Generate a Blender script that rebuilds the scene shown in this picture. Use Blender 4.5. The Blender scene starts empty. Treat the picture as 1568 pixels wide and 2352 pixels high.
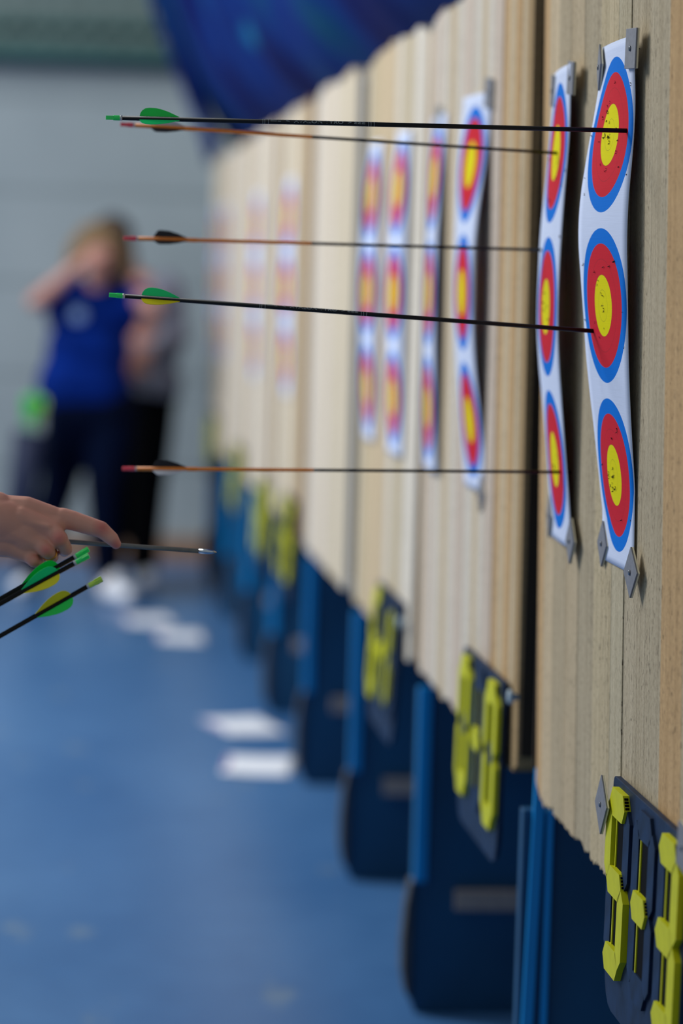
import bpy, bmesh, math, random
from mathutils import Vector, Matrix, Euler
random.seed(7)
C = bpy.context.scene
COL = C.collection
PI = math.pi

# ------------------------------------------------------------------ camera
CAM = Vector((0, 0, 1.477))
R_ = Vector((0.99460891, -0.09987516, 0.02789395))
U_ = Vector((-0.01932335, 0.08577452, 0.99612717))
F_ = Vector((0.10188095, 0.99129596, -0.08338217))
cd = bpy.data.cameras.new('camera')
cam = bpy.data.objects.new('camera', cd); COL.objects.link(cam)
m = Matrix((R_, U_, -F_)).transposed().to_4x4(); m.translation = CAM
cam.matrix_world = m
cd.sensor_fit = 'HORIZONTAL'; cd.sensor_width = 24.0; cd.lens = 6500 / 1568 * 24.0
cd.clip_start = 0.05; cd.clip_end = 100
cd.dof.use_dof = True; cd.dof.focus_distance = 3.60; cd.dof.aperture_fstop = 2.1
C.camera = cam

# ------------------------------------------------------------------ world, lamps, exposure
C.view_settings.view_transform = 'Standard'; C.view_settings.look = 'None'
C.view_settings.gamma = 1.0; C.view_settings.use_curve_mapping = False
C.view_settings.exposure = 0.0
w = bpy.data.worlds.new('hall_light'); C.world = w; w.use_nodes = True
w.node_tree.nodes['Background'].inputs[0].default_value = (0.80, 0.92, 1.0, 1)
w.node_tree.nodes['Background'].inputs[1].default_value = 0.30
def hall_lamp(x, y, z, sx, sy, e, tgt, col=(0.98, 0.99, 1.0)):
    l = bpy.data.lights.new('hall_lamp', 'AREA'); l.shape = 'RECTANGLE'; l.size = sx; l.size_y = sy
    l.energy = e; l.color = col
    o = bpy.data.objects.new('hall_lamp', l); COL.objects.link(o); o.location = (x, y, z)
    o.rotation_euler = (Vector(tgt) - Vector((x, y, z))).to_track_quat('-Z', 'Y').to_euler()
    return o
hall_lamp(-4.4, 8.4, 5.2, 1.6, 3.0, 500, (0.7, 8.2, 1.0))
hall_lamp(-3.4, 5.2, 5.2, 1.0, 1.5, 50, (0.7, 4.6, 1.2))
hall_lamp(-3.2, 11.8, 4.9, 2.0, 1.0, 80, (-0.6, 14.3, 0.8))

# ------------------------------------------------------------------ helpers
def tag(o, label=None, cat=None, group=None, kind=None):
    if label: o['label'] = label
    if cat: o['category'] = cat
    if group: o['group'] = group
    if kind: o['kind'] = kind
    return o
def empty(name, loc, label=None, cat=None, group=None, rot=None):
    o = bpy.data.objects.new(name, None); COL.objects.link(o); o.location = loc
    o.empty_display_size = 0.05
    if rot: o.rotation_euler = rot
    return tag(o, label, cat, group)
def link(name, me, parent=None, mats=None):
    o = bpy.data.objects.new(name, me); COL.objects.link(o)
    if mats is not None:
        me.materials.clear()
        for mm in (mats if isinstance(mats, (list, tuple)) else [mats]): me.materials.append(mm)
    if parent is not None: o.parent = parent
    return o
class MB:
    def __init__(s): s.v = []; s.f = []; s.mi = []; s.sm = []
    def add(s, vs, fs, mi=0, smooth=False):
        b = len(s.v); s.v += [tuple(p) for p in vs]
        for f in fs: s.f.append(tuple(i + b for i in f)); s.mi.append(mi); s.sm.append(smooth)
    def box(s, a, b, mi=0):
        (x0, y0, z0), (x1, y1, z1) = a, b
        s.add([(x0,y0,z0),(x1,y0,z0),(x1,y1,z0),(x0,y1,z0),(x0,y0,z1),(x1,y0,z1),(x1,y1,z1),(x0,y1,z1)],
              [(0,3,2,1),(4,5,6,7),(0,1,5,4),(1,2,6,5),(2,3,7,6),(3,0,4,7)], mi)
    def prism(s, pts, fn, d0, d1, mi=0):
        """pts 2D ccw; fn(a,b,d)->xyz"""
        n = len(pts)
        vs = [fn(a, b, d0) for a, b in pts] + [fn(a, b, d1) for a, b in pts]
        fs = [tuple(range(n))[::-1], tuple(range(n, 2 * n))] + [(i, (i + 1) % n, n + (i + 1) % n, n + i) for i in range(n)]
        s.add(vs, fs, mi)
    def lathe(s, prof, n=20, mi=0, axis='x', smooth=True):
        """prof list of (t, r) along axis x"""
        vs = []; fs = []
        for t, r in prof:
            for k in range(n):
                a = 2 * PI * k / n
                vs.append((t, r * math.cos(a), r * math.sin(a)) if axis == 'x' else (r * math.cos(a), r * math.sin(a), t))
        for i in range(len(prof) - 1):
            for k in range(n):
                a, b = i * n + k, i * n + (k + 1) % n
                fs.append((a, b, b + n, a + n))
        fs.append(tuple(range(n))[::-1]); fs.append(tuple(range((len(prof) - 1) * n, len(prof) * n)))
        s.add(vs, fs, mi, smooth)
    def mesh(s, name):
        me = bpy.data.meshes.new(name); me.from_pydata(s.v, [], s.f)
        for p, mi, sm in zip(me.polygons, s.mi, s.sm): p.material_index = mi; p.use_smooth = sm
        bm = bmesh.new(); bm.from_mesh(me); bmesh.ops.recalc_face_normals(bm, faces=bm.faces); bm.to_mesh(me); bm.free()
        return me
    def build(s, name, mats, parent=None, bevel=None):
        o = link(name, s.mesh(name), parent, mats)
        if bevel:
            b = o.modifiers.new('bevel', 'BEVEL'); b.width = bevel; b.segments = 2; b.limit_method = 'ANGLE'
        return o

# ------------------------------------------------------------------ materials
def srgb(r, g, b):
    return tuple(((c / 255) / 12.92 if c / 255 < 0.04045 else (((c / 255) + 0.055) / 1.055) ** 2.4) for c in (r, g, b)) + (1,)
class NT:
    def __init__(s, name):
        s.m = bpy.data.materials.new(name); s.m.use_nodes = True; s.t = s.m.node_tree
        s.b = s.t.nodes['Principled BSDF']
    def n(s, typ, **kw):
        o = s.t.nodes.new(typ)
        for k, v in kw.items(): setattr(o, k, v)
        return o
    def l(s, a, b): s.t.links.new(a, b)
    def val(s, x, inp):
        if hasattr(x, 'links') or hasattr(x, 'is_output'): s.l(x, inp)
        else: inp.default_value = x
    def math(s, op, a, b=0.0, c=None):
        o = s.n('ShaderNodeMath', operation=op); s.val(a, o.inputs[0]); s.val(b, o.inputs[1])
        if c is not None: s.val(c, o.inputs[2])
        return o.outputs[0]
    def mix(s, f, a, b, bt='MIX'):
        o = s.n('ShaderNodeMix', data_type='RGBA', blend_type=bt); s.val(f, o.inputs[0]); s.val(a, o.inputs[6]); s.val(b, o.inputs[7])
        return o.outputs[2]
    def noise(s, scale, det=2.0, vec=None, mp=None, rough=0.5, coord='Object'):
        tc = s.n('ShaderNodeTexCoord'); src = tc.outputs[coord] if vec is None else vec
        if mp:
            q = s.n('ShaderNodeMapping'); q.inputs['Scale'].default_value = mp; s.l(src, q.inputs[0]); src = q.outputs[0]
        o = s.n('ShaderNodeTexNoise'); o.inputs['Scale'].default_value = scale; o.inputs['Detail'].default_value = det
        o.inputs['Roughness'].default_value = rough; s.l(src, o.inputs['Vector']); return o.outputs['Fac']
    def ramp(s, f, stops, interp='LINEAR'):
        o = s.n('ShaderNodeValToRGB'); o.color_ramp.interpolation = interp; e = o.color_ramp.elements
        while len(e) < len(stops): e.new(0.5)
        for i, (p, c) in enumerate(stops): e[i].position = p; e[i].color = c if len(c) == 4 else tuple(c) + (1,)
        s.l(f, o.inputs[0]); return o.outputs[0]
    def bump(s, h, st=0.3, d=0.001):
        o = s.n('ShaderNodeBump'); o.inputs['Strength'].default_value = st; o.inputs['Distance'].default_value = d
        s.l(h, o.inputs['Height']); s.l(o.outputs[0], s.b.inputs['Normal'])
def plain(name, c, rough=0.5, metal=0.0, var=0.12, scale=30, spec=0.5, bump=0.0, mp=None):
    t = NT(name); f = t.noise(scale, 3, mp=mp)
    dark = tuple(x * (1 - var) for x in c[:3]) + (1,); lite = tuple(min(1, x * (1 + var)) for x in c[:3]) + (1,)
    t.l(t.ramp(f, [(0.3, dark), (0.7, lite)]), t.b.inputs['Base Color'])
    t.b.inputs['Roughness'].default_value = rough; t.b.inputs['Metallic'].default_value = metal
    t.b.inputs['Specular IOR Level'].default_value = spec
    if bump: t.bump(f, bump, 0.002)
    return t.m
M = {}
def wood_mat():
    t = NT('laminated_softwood'); at = t.n('ShaderNodeAttribute', attribute_name='tint')
    g1 = t.noise(1.0, 3, mp=(60, 330, 9)); g2 = t.noise(1.0, 3, mp=(20, 40, 1.2)); g3 = t.noise(1.0, 3, mp=(300, 750, 160), rough=.7)
    c = t.mix(1.0, at.outputs['Color'], t.ramp(g1, [(0.3, (0.86, 0.85, 0.83)), (0.65, (1.06, 1.05, 1.04))]), 'MULTIPLY')
    c = t.mix(1.0, c, t.ramp(g2, [(0.3, (0.90, 0.88, 0.85)), (0.7, (1.06, 1.06, 1.06))]), 'MULTIPLY')
    c = t.mix(1.0, c, t.ramp(g3, [(0.32, (0.72, 0.69, 0.66)), (0.6, (1.10, 1.10, 1.10))]), 'MULTIPLY')
    # short dark pits where arrows and fibres tore the end grain
    p = t.noise(1.0, 2, mp=(80, 270, 75), rough=0.65)
    pz = t.noise(1.0, 2, mp=(3, 9, 1.0))
    pit = t.math('MULTIPLY', t.ramp(p, [(0.625, (0, 0, 0)), (0.675, (1, 1, 1))]), t.ramp(pz, [(0.40, (0.1, 0.1, 0.1)), (0.6, (1, 1, 1))]))
    c = t.mix(t.math('MULTIPLY', pit, 0.85), c, (0.055, 0.04, 0.03, 1))
    t.l(c, t.b.inputs['Base Color']); t.b.inputs['Roughness'].default_value = 0.85
    t.b.inputs['Specular IOR Level'].default_value = 0.06
    h = t.math('SUBTRACT', t.math('ADD', g1, t.math('MULTIPLY', g3, 0.5)), t.math('MULTIPLY', pit, 1.2))
    t.bump(h, 0.7, 0.0014)
    return t.m
M['wood'] = wood_mat()
M['wood_dark'] = plain('gap_shade_wood', (0.035, 0.022, 0.012), 0.9, var=0.3, scale=18, mp=(1, 1, 0.2))  # near-black brown: shade between the butts painted into the colour
def target_mat():
    t = NT('three_spot_target_print'); uv = t.n('ShaderNodeUVMap', uv_map='metres'); sp = t.n('ShaderNodeSeparateXYZ')
    t.l(uv.outputs[0], sp.inputs[0]); u, v = sp.outputs[0], sp.outputs[1]
    vv = t.math('SUBTRACT', t.math('PINGPONG', t.math('ADD', v, 0.11 + 0.88), 0.11), 0.0)
    # distance to nearest spot centre: spots at v = -0.22, 0, 0.22
    dv = t.math('SUBTRACT', 0.11, vv)
    inside = t.math('LESS_THAN', t.math('ABSOLUTE', v), 0.33)
    r = t.math('SQRT', t.math('ADD', t.math('MULTIPLY', u, u), t.math('MULTIPLY', dv, dv)))
    Y = srgb(234, 222, 0); Rd = srgb(214, 36, 52); B = srgb(0, 118, 220); W = srgb(216, 226, 250); K = (0.05, 0.03, 0.03, 1)
    s = 1 / 0.12
    col = t.ramp(t.math('MULTIPLY', r, s), [(0, Y), (0.0398 * s, Rd), (0.0798 * s, B), (0.0998 * s, W)], 'CONSTANT')
    col = t.mix(inside, W, col)
    for rr, hw, k in ((0.0205, 0.00022, 0.7), (0.0600, 0.00022, 0.55), (0.0398, 0.00025, 0.5)):
        ln = t.math('LESS_THAN', t.math('ABSOLUTE', t.math('SUBTRACT', r, rr)), hw)
        col = t.mix(t.math('MULTIPLY', ln, k), col, K)
    cr = t.math('LESS_THAN', t.math('MINIMUM', t.math('ABSOLUTE', u), t.math('ABSOLUTE', dv)), 0.0003)
    cr = t.math('MULTIPLY', cr, t.math('LESS_THAN', r, 0.004)); col = t.mix(cr, col, K)
    n = t.noise(1.0, 3, vec=uv.outputs[0], mp=(12, 900, 1))
    col = t.mix(1.0, col, t.ramp(n, [(0.3, (0.93, 0.93, 0.93)), (0.7, (1, 1, 1))]), 'MULTIPLY')
    t.l(col, t.b.inputs['Base Color']); t.b.inputs['Roughness'].default_value = 0.6; t.b.inputs['Specular IOR Level'].default_value = 0.06
    t.bump(n, 0.15, 0.0005)
    return t.m
M['target'] = target_mat()
M['hole'] = plain('punctured_hole_dark', (0.02, 0.012, 0.01), 0.9)
M['torn_white'] = plain('torn_paper_white', srgb(245, 248, 252), 0.7)
M['torn_yellow'] = plain('torn_paper_yellow', srgb(228, 215, 20), 0.7)
M['torn_red'] = plain('torn_paper_red', srgb(200, 35, 50), 0.7)
M['torn_blue'] = plain('torn_paper_blue', srgb(20, 120, 210), 0.7)
M['pad'] = plain('grey_rubber_pad', srgb(120, 122, 130), 0.65, scale=150)
M['cream'] = plain('cream_foam_backing', srgb(225, 215, 185), 0.8)
M['tack'] = plain('steel_tack', srgb(120, 124, 132), 0.3, metal=0.8)
M['clip'] = plain('pale_plastic_clip', srgb(160, 178, 188), 0.5)
M['blue_post'] = plain('bright_blue_painted_steel', srgb(0, 150, 226), 0.4, scale=12, mp=(1, 1, 0.3))
M['blue_panel'] = plain('deep_blue_painted_plywood', srgb(0, 74, 116), 0.6, var=0.25, scale=3)
M['pad_dark'] = plain('dark_grey_rubber_foot', srgb(66, 70, 76), 0.7, var=0.2, scale=40)
M['batten'] = plain('grey_brown_batten', srgb(158, 148, 144), 0.8, scale=60)
M['sign_dark'] = plain('scuffed_navy_plastic', srgb(18, 38, 66), 0.5, var=0.45, scale=25, spec=.2)
M['sign_black'] = plain('black_slot_plastic', srgb(3, 5, 10), 0.9, var=0.3, spec=.1)
M['sign_yellow'] = plain('fluted_yellow_plastic', srgb(198, 198, 14), 0.5, var=0.06, scale=60, spec=.2)
M['sign_yellow_edge'] = plain('flute_yellow_edge', srgb(205, 205, 18), 0.5)  # plain yellow, a touch brighter than the segment fronts
def floor_mat():
    t = NT('blue_sports_floor'); a = t.noise(1.0, 3, mp=(1.6, .7, 1)); b = t.noise(9, 4)
    c = t.ramp(a, [(0.3, srgb(58, 104, 156)), (0.7, srgb(78, 122, 172))])
    c = t.mix(1.0, c, t.ramp(b, [(0.3, (0.88, 0.90, 0.92)), (0.65, (1, 1, 1))]), 'MULTIPLY')
    sc = t.noise(5.0, 3, mp=(1, .5, 1)); c = t.mix(t.ramp(sc, [(0.64, (0, 0, 0)), (0.74, (0.35, 0.35, 0.35))]), c, srgb(150, 160, 150))
    t.l(c, t.b.inputs['Base Color']); t.b.inputs['Roughness'].default_value = 0.34; t.b.inputs['Specular IOR Level'].default_value = 0.5
    t.bump(b, 0.05, 0.001); return t.m
M['floor'] = floor_mat()
def wall_mat():
    t = NT('grey_painted_block_wall'); tc = t.n('ShaderNodeTexCoord'); sp = t.n('ShaderNodeSeparateXYZ'); t.l(tc.outputs['Object'], sp.inputs[0])
    z = t.math('FRACT', t.math('MULTIPLY', sp.outputs[2], 1 / 0.46)); ln = t.math('LESS_THAN', z, 0.07)
    c = t.ramp(t.noise(1.5, 3), [(0.3, srgb(146, 158, 163)), (0.7, srgb(160, 171, 175))])
    c = t.mix(t.math('MULTIPLY', ln, 0.4), c, srgb(105, 116, 120))
    t.l(c, t.b.inputs['Base Color']); t.b.inputs['Roughness'].default_value = 0.7; return t.m
M['wall'] = wall_mat()
M['wall_up'] = plain('grey_green_ribbed_panel', srgb(98, 116, 114), 0.6, scale=4, mp=(4, 1, 1))
M['beam'] = plain('dark_green_painted_beam', srgb(42, 82, 80), 0.5, scale=6)
M['base'] = plain('varnished_brown_skirting', srgb(150, 120, 98), 0.6, scale=20)
def curtain_mat():
    t = NT('royal_blue_curtain_cloth'); a = t.noise(1.0, 2, mp=(1, 1.3, 1.6))
    c = t.ramp(a, [(0.35, srgb(0, 18, 84)), (0.5, srgb(0, 44, 116)), (0.65, srgb(0, 76, 102))])
    tc = t.n('ShaderNodeTexCoord')
    for (y, z, ry, rz, cc) in ((9.1, 2.60, .30, .085, (120, 95, 110)), (9.8, 2.30, .35, .06, (20, 110, 150)), (7.6, 2.66, .2, .06, (60, 120, 150))):
        mp = t.n('ShaderNodeMapping'); mp.inputs['Location'].default_value = (0, -y / ry, -z / rz); mp.inputs['Scale'].default_value = (0, 1 / ry, 1 / rz)
        t.l(tc.outputs['Object'], mp.inputs[0]); ln = t.n('ShaderNodeVectorMath', operation='LENGTH'); t.l(mp.outputs[0], ln.inputs[0])
        c = t.mix(t.ramp(ln.outputs['Value'], [(0.5, (0.9, 0.9, 0.9)), (1.0, (0, 0, 0))]), c, srgb(*cc))
    t.l(c, t.b.inputs['Base Color']); t.b.inputs['Roughness'].default_value = 0.85; t.b.inputs['Specular IOR Level'].default_value = 0.1
    return t.m
M['curtain'] = curtain_mat()
M['paper'] = plain('white_paper_sheet', srgb(240, 244, 252), 0.6, var=0.03)
M['magenta'] = plain('purple_print', srgb(140, 90, 160), 0.6)
M['carbon'] = plain('matt_black_carbon', srgb(12, 15, 19), 0.5, var=0.2, scale=200, spec=.3)
M['grey_carbon'] = plain('satin_grey_shaft', srgb(120, 124, 122), 0.35, var=0.1, scale=100)
M['orange'] = plain('orange_lacquered_wrap', srgb(255, 140, 40), 0.5, var=0.12, scale=20, mp=(6, 1, 1))
M['green'] = plain('green_vane_plastic', srgb(0, 228, 80), 0.4, var=0.05)
M['green_bright'] = plain('mint_green_vane_plastic', srgb(20, 240, 130), 0.4, var=0.05)
M['yellow'] = plain('yellow_vane_plastic', srgb(255, 232, 10), 0.4, var=0.05)
M['black_vane'] = plain('black_feather_vane', srgb(26, 24, 28), 0.6)
M['white_vane'] = plain('pale_grey_feather_vane', srgb(196, 200, 208), 0.6)
M['nock_green'] = plain('green_plastic_nock', srgb(50, 250, 110), 0.3)
M['nock_lime'] = plain('lime_plastic_nock', srgb(215, 255, 90), 0.25)
M['nock_red'] = plain('pinkish_red_plastic_nock', srgb(255, 84, 96), 0.3)
M['collar'] = plain('pale_metal_collar', srgb(205, 205, 205), 0.3, metal=0.3)
M['steel'] = plain('polished_steel_point', srgb(200, 205, 212), 0.18, metal=1.0, var=0.03)
M['print'] = plain('grey_print', srgb(140, 150, 155), 0.6)
def skin_mat(name, base, red, spots=()):
    t = NT(name); a = t.noise(22, 3); b = t.noise(160, 3)
    c = t.ramp(a, [(0.35, base), (0.7, tuple(x * 1.12 for x in base[:3]) + (1,))])
    tc = t.n('ShaderNodeTexCoord')
    for (p, r) in spots:
        d = t.n('ShaderNodeVectorMath', operation='DISTANCE'); t.l(tc.outputs['Object'], d.inputs[0]); d.inputs[1].default_value = p
        c = t.mix(t.ramp(t.math('DIVIDE', d.outputs['Value'], r), [(0.1, (0.7, 0.7, 0.7)), (1.0, (0, 0, 0))]), c, red)
    t.l(c, t.b.inputs['Base Color']); t.b.inputs['Roughness'].default_value = 0.48
    t.b.inputs['Subsurface Weight'].default_value = 0.12; t.b.inputs['Subsurface Radius'].default_value = (0.012, 0.005, 0.003)
    t.bump(b, 0.12, 0.0006); return t.m
M['skin'] = skin_mat('fair_skin', srgb(186, 136, 122), srgb(200, 110, 105))

# ------------------------------------------------------------------ the room
def struct(name, mb, mat, parent=None):
    o = mb.build(name, mat, parent)
    if parent is None: o['kind'] = 'structure'
    return o
b = MB(); b.box((-6, -2, -0.1), (3.2, 14.6, 0)); struct('floor', b, M['floor'])
b = MB(); b.box((-6, 14.35, 0), (3.2, 14.6, 5.4)); struct('wall_back', b, M['wall'])
b = MB(); b.box((3.0, -2, 0), (3.2, 14.35, 5.4)); struct('wall_right', b, M['wall'])
b = MB(); b.box((-6, 14.32, 0), (3.0, 14.35, 0.13)); struct('baseboard_back', b, M['base'])
b = MB(); b.box((-6, 14.20, 2.50), (3.0, 14.35, 2.585)); struct('trim_1', b, M['beam'])
b = MB(); b.box((-6, 14.27, 2.66), (3.0, 14.35, 2.70)); struct('trim_2', b, M['beam'])
b = MB()
x = -6
while x < 3.0:
    b.box((x, 14.30, 2.585), (x + .07, 14.35, 5.4)); b.box((x + .07, 14.32, 2.585), (x + .12, 14.35, 5.4)); x += .12
struct('trim_3', b, M['wall_up'])

# curtain behind the butts: hangs from its rail and bellies over the butts' tops towards the aisle
def curtain():
    zs = [0.02, .5, 1.0, 1.5, 1.9, 2.02, 2.12, 2.3, 2.5, 2.7, 3.0, 3.3, 3.6]
    xs = [1.45, 1.42, 1.35, 1.22, 1.0, .88, .74, .62, .53, .455, .36, .28, .22]
    ys = [3.0 + 10.35 * i / 260 for i in range(261)]
    b = MB(); vs = []; fs = []
    for j, (z, x) in enumerate(zip(zs, xs)):
        for i, y in enumerate(ys):
            k = 0.5 + 0.5 * min(1, max(0, (z - 2) / 1))
            fold = (0.014 * math.sin(y * 5 + z * 1.3) + 0.006 * math.sin(y * 13 + 2 * z)) * (1 if z > 1.95 else .6)
            if 1.95 < z < 2.15: fold *= .5
            fold += 0.03 * math.sin(y * 2.1 - z * 3.1) * k
            if z < 3.2 and z > 2.0: fold -= 0.015 * math.sin(y * 4 + z * 9)
            yy = y
            if y > 13.0: yy = y
            vs.append((x + fold, yy, z))
    n = len(ys)
    for j in range(len(zs) - 1):
        for i in range(n - 1): a = j * n + i; fs.append((a, a + 1, a + n + 1, a + n))
    b.add(vs, fs, 0, True); o = b.build('curtain', M['curtain'])
    s = o.modifiers.new('thick', 'SOLIDIFY'); s.thickness = 0.004
    ss = o.modifiers.new('sub', 'SUBSURF'); ss.levels = 1; ss.render_levels = 1
    # the gathered end hangs in front of the last butt's top corner
    b = MB(); vs = []; fs = []; zz = [1.975, 2.02, 2.1, 2.3, 2.5, 2.7, 3.0, 3.3, 3.6]; xx = [.715, .705, .685, .60, .52, .445, .35, .27, .21]; ny = 24
    for z, x in zip(zz, xx):
        for i in range(ny + 1):
            t = i / ny; y = 12.5 + .95 * t; vs.append((x - .012 + .012 * math.sin(y * 30), y, z + (.06 * (1 - t) if z < 2.05 else 0)))
    for j in range(len(zz) - 1):
        for i in range(ny): a = j * (ny + 1) + i; fs.append((a, a + 1, a + ny + 2, a + ny + 1))
    b.add(vs, fs, 0, True); o2 = b.build('gathered_end', M['curtain'], o); s2 = o2.modifiers.new('t', 'SOLIDIFY'); s2.thickness = .004
    tag(o, 'royal blue cloth curtain hanging in folds behind the row of wooden target butts', 'curtain')
curtain()

# ------------------------------------------------------------------ target butts
GREYTAN = srgb(196, 182, 152); WARM = srgb(206, 188, 158); PALE = srgb(218, 212, 200); PINK = srgb(208, 194, 180); ORNG = srgb(200, 168, 126); BRN = srgb(150, 122, 92)
BUTTS = [  # y near, y far, x face, lean, label
 (3.02, 4.255, .735, .022, 'nearest wooden target butt, pale laminated planks holding two sharp target faces'),
 (4.36, 5.60, .731, .010, 'second nearest laminated wooden butt, carrying two target faces above the 0-0 score sign'),
 (5.625, 6.745, .728, .0, 'laminated wooden butt with two blurred target faces, just beyond the 0-0 butt'),
 (6.925, 8.09, .727, .0, 'bare laminated wooden butt without any target face, in the middle of the row'),
 (8.17, 9.37, .727, .0, 'laminated wooden butt right beyond the bare one, with one faint target face'),
 (9.44, 10.66, .727, .0, 'blurred laminated wooden butt second beyond the bare one, above the brightest yellow digits'),
 (10.73, 11.96, .727, .0, 'blurred laminated wooden butt next to last in the row'),
 (12.02, 13.25, .727, .0, 'farthest laminated wooden butt, closest to the grey back wall')]
def wood_x(i, z):
    b_ = BUTTS[i]; return b_[2] - b_[3] * (z - 1.35)
NEAR_PL = [(3.02, ORNG), (3.20, GREYTAN), (3.25, ORNG), (3.37, srgb(186, 174, 150)), (3.60, srgb(190, 180, 155)), (3.68, GREYTAN), (3.80, srgb(182, 170, 146)), (3.92, srgb(194, 178, 150)), (4.02, srgb(186, 172, 146)), (4.12, WARM), (4.20, ORNG), (4.26, ORNG)]
SEC_PL = [(4.36, srgb(170, 146, 110)), (4.42, WARM), (4.47, ORNG), (4.53, WARM), (4.60, ORNG), (4.66, PINK), (4.76, PALE), (4.84, WARM), (4.90, PALE), (5.0, PINK), (5.12, PALE), (5.22, WARM), (5.30, PALE), (5.40, PINK), (5.5, PALE), (5.56, ORNG)]
def make_butt(i):
    y0, y1, xf, lean, lab = BUTTS[i]
    root = empty('target_butt', (xf, (y0 + y1) / 2, .70), lab, 'target butt', 'laminated wooden butts in a row down the hall')
    rng = random.Random(100 + i)
    if i == 0: pl = NEAR_PL
    elif i == 1: pl = SEC_PL
    else:
        pl = []; y = y0
        while y < y1 - .03:
            pl.append((y, rng.choice([PALE, PALE, PALE, PINK, WARM, GREYTAN, srgb(206, 194, 172)]))); y += rng.uniform(.08, .19)
        pl[0] = (pl[0][0], BRN if i in (4, 5) else PALE); 
        if i in (2, 3, 4, 5): pl[-1] = (y1 - .05, PALE if i == 2 else BRN if i != 3 else srgb(176, 156, 132))
    b = MB(); cols = []
    sw = (.0075, .012)[i] if i < 2 else .028
    y = y0; edge_z = 0; top_z = 0; pj = -1; poff = 0
    while y < y1 - 1e-4:
        j = max(k for k in range(len(pl)) if pl[k][0] <= y + 1e-6)
        ye = min(y + sw * rng.uniform(.7, 1.3), y1)
        if j + 1 < len(pl) and ye > pl[j + 1][0] - .003: ye = pl[j + 1][0]
        if j != pj: poff = rng.uniform(-.0012, .0012); pj = j; top_p = rng.uniform(-.006, .006)
        t = (y - y0) / (y1 - y0)
        edge_z = .72 * edge_z + rng.uniform(-.0042, .0042) * (2.2 if rng.random() < .12 else 1); top_z = .5 * top_z + rng.uniform(-.003, .003)
        # the strapped ends are pulled in a little at the corners
        ce = .018 * max(0, 1 - (y1 - y) / .05) ** 1.5 + .012 * max(0, 1 - (y - y0) / .04) ** 1.5
        tz = -.03 * max(0, 1 - (y1 - y) / .20) ** 2 - .02 * max(0, 1 - (y - y0) / .12) ** 2
        z0 = (.688 if i == 0 else .697) + edge_z * (1 if i < 2 else .6) + ce * 1.0; z1 = 1.985 + tz + top_p + top_z
        off = poff + rng.uniform(-.00008, .00008)
        cc = pl[j][1]; k = rng.uniform(.97, 1.03); cc = (cc[0] * k, cc[1] * k, cc[2] * k, 1)
        g = .00035 if (j + 1 < len(pl) and abs(ye - pl[j + 1][0]) < 1e-6) else .0
        xa = lambda z: (xf - lean * (z - 1.35)) + off - xf
        ya, yb = y + g - (y0 + y1) / 2, ye - g - (y0 + y1) / 2
        T = .15
        vs = [(xa(z0), ya, z0 - .7), (xa(z0) + T, ya, z0 - .7), (xa(z0) + T, yb, z0 - .7), (xa(z0), yb, z0 - .7),
              (xa(z1), ya, z1 - .7), (xa(z1) + T, ya, z1 - .7), (xa(z1) + T, yb, z1 - .7), (xa(z1), yb, z1 - .7)]
        b.add(vs, [(0,3,2,1),(4,5,6,7),(0,1,5,4),(1,2,6,5),(2,3,7,6),(3,0,4,7)])
        # one plank tint on every face of the slat
        cols += [cc] * 6
        y = ye
    me = b.mesh('planks')
    ca = me.color_attributes.new('tint', 'FLOAT_COLOR', 'CORNER')
    for p in me.polygons:
        for li in p.loop_indices: ca.data[li].color = cols[p.index]
    link('planks', me, root, M['wood'])
    # dark sheets at both ends, behind the face: gap shade put into their colour
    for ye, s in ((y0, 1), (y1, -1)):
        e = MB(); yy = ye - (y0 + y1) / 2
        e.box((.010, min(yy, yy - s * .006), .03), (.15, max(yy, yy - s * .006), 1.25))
        e.build('gap_shade_board', M['wood_dark'], root)
    return root
for i in range(len(BUTTS)): make_butt(i)

# ------------------------------------------------------------------ stands
def make_stand(i, yb, lab, pads=True):
    root = empty('target_stand', (.735, yb, 0), lab, 'stand', 'blue stands carrying the wooden butts')
    fn = lambda a, c, d: (a, d, c)
    b = MB(); b.prism([(.0, .03), (.012, 0), (.52, 0), (.52, .66), (.0, .66)], fn, .0, .03); b.build('side_panel', M['blue_panel'], root, .002)
    b = MB()
    if i: b.box((.0, -.012, .27), (.026, .0, .665))
    else: b.prism([(.0, .0), (.018, .0), (.042, 1.12), (.024, 1.12)], fn, -.012, .0)
    b.build('front_post', M['blue_post'], root, .002)
    # rounded rubber-faced toe at the foot of the front edge
    pts = [(.0, .275), (-.006, .268), (-.014, .22), (-.019, .15), (-.018, .09), (-.010, .045), (.0, .03)]
    b = MB(); b.prism(pts, fn, -.012, .038); b.build('toe_pad', M['pad_dark'], root, .004)
    b = MB(); b.box((.085, -.022, .215), (.42, .0, .255)); b.build('cross_batten', M['batten'], root, .002)
    # shelf rail the butt rests on
    b = MB(); b.box((.09, -.10, .66), (.17, .10, .680)); b.build('shelf', M['blue_panel'], root, .002)
    b = MB(); b.box((.30, .0, .66), (.33, .03, 1.55)); b.build('rear_post', M['blue_panel'], root, .002)
    return root
SB = [4.275, 5.55, 6.80, 8.10, 9.40, 10.70, 11.99, 13.26]
names = ['blue stand under the far end of the nearest butt', 'blue stand between the 0-0 butt and the next one beyond it',
         'blue stand at the near end of the bare butt, with rounded dark toe', 'blue stand at the far end of the bare butt',
         'blurred blue stand one place beyond the bare butt', 'blurred blue stand two places beyond the bare butt',
         'blurred blue stand last but one before the back wall', 'farthest blurred blue stand, next to the grey back wall']
for i, y in enumerate(SB):
    r = make_stand(i, y, names[i])
    if i == 0:
        b = MB(); b.box((.036, -.012, .0), (.047, .0, .66)); b.build('front_post', M['blue_post'], r, .002)

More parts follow.
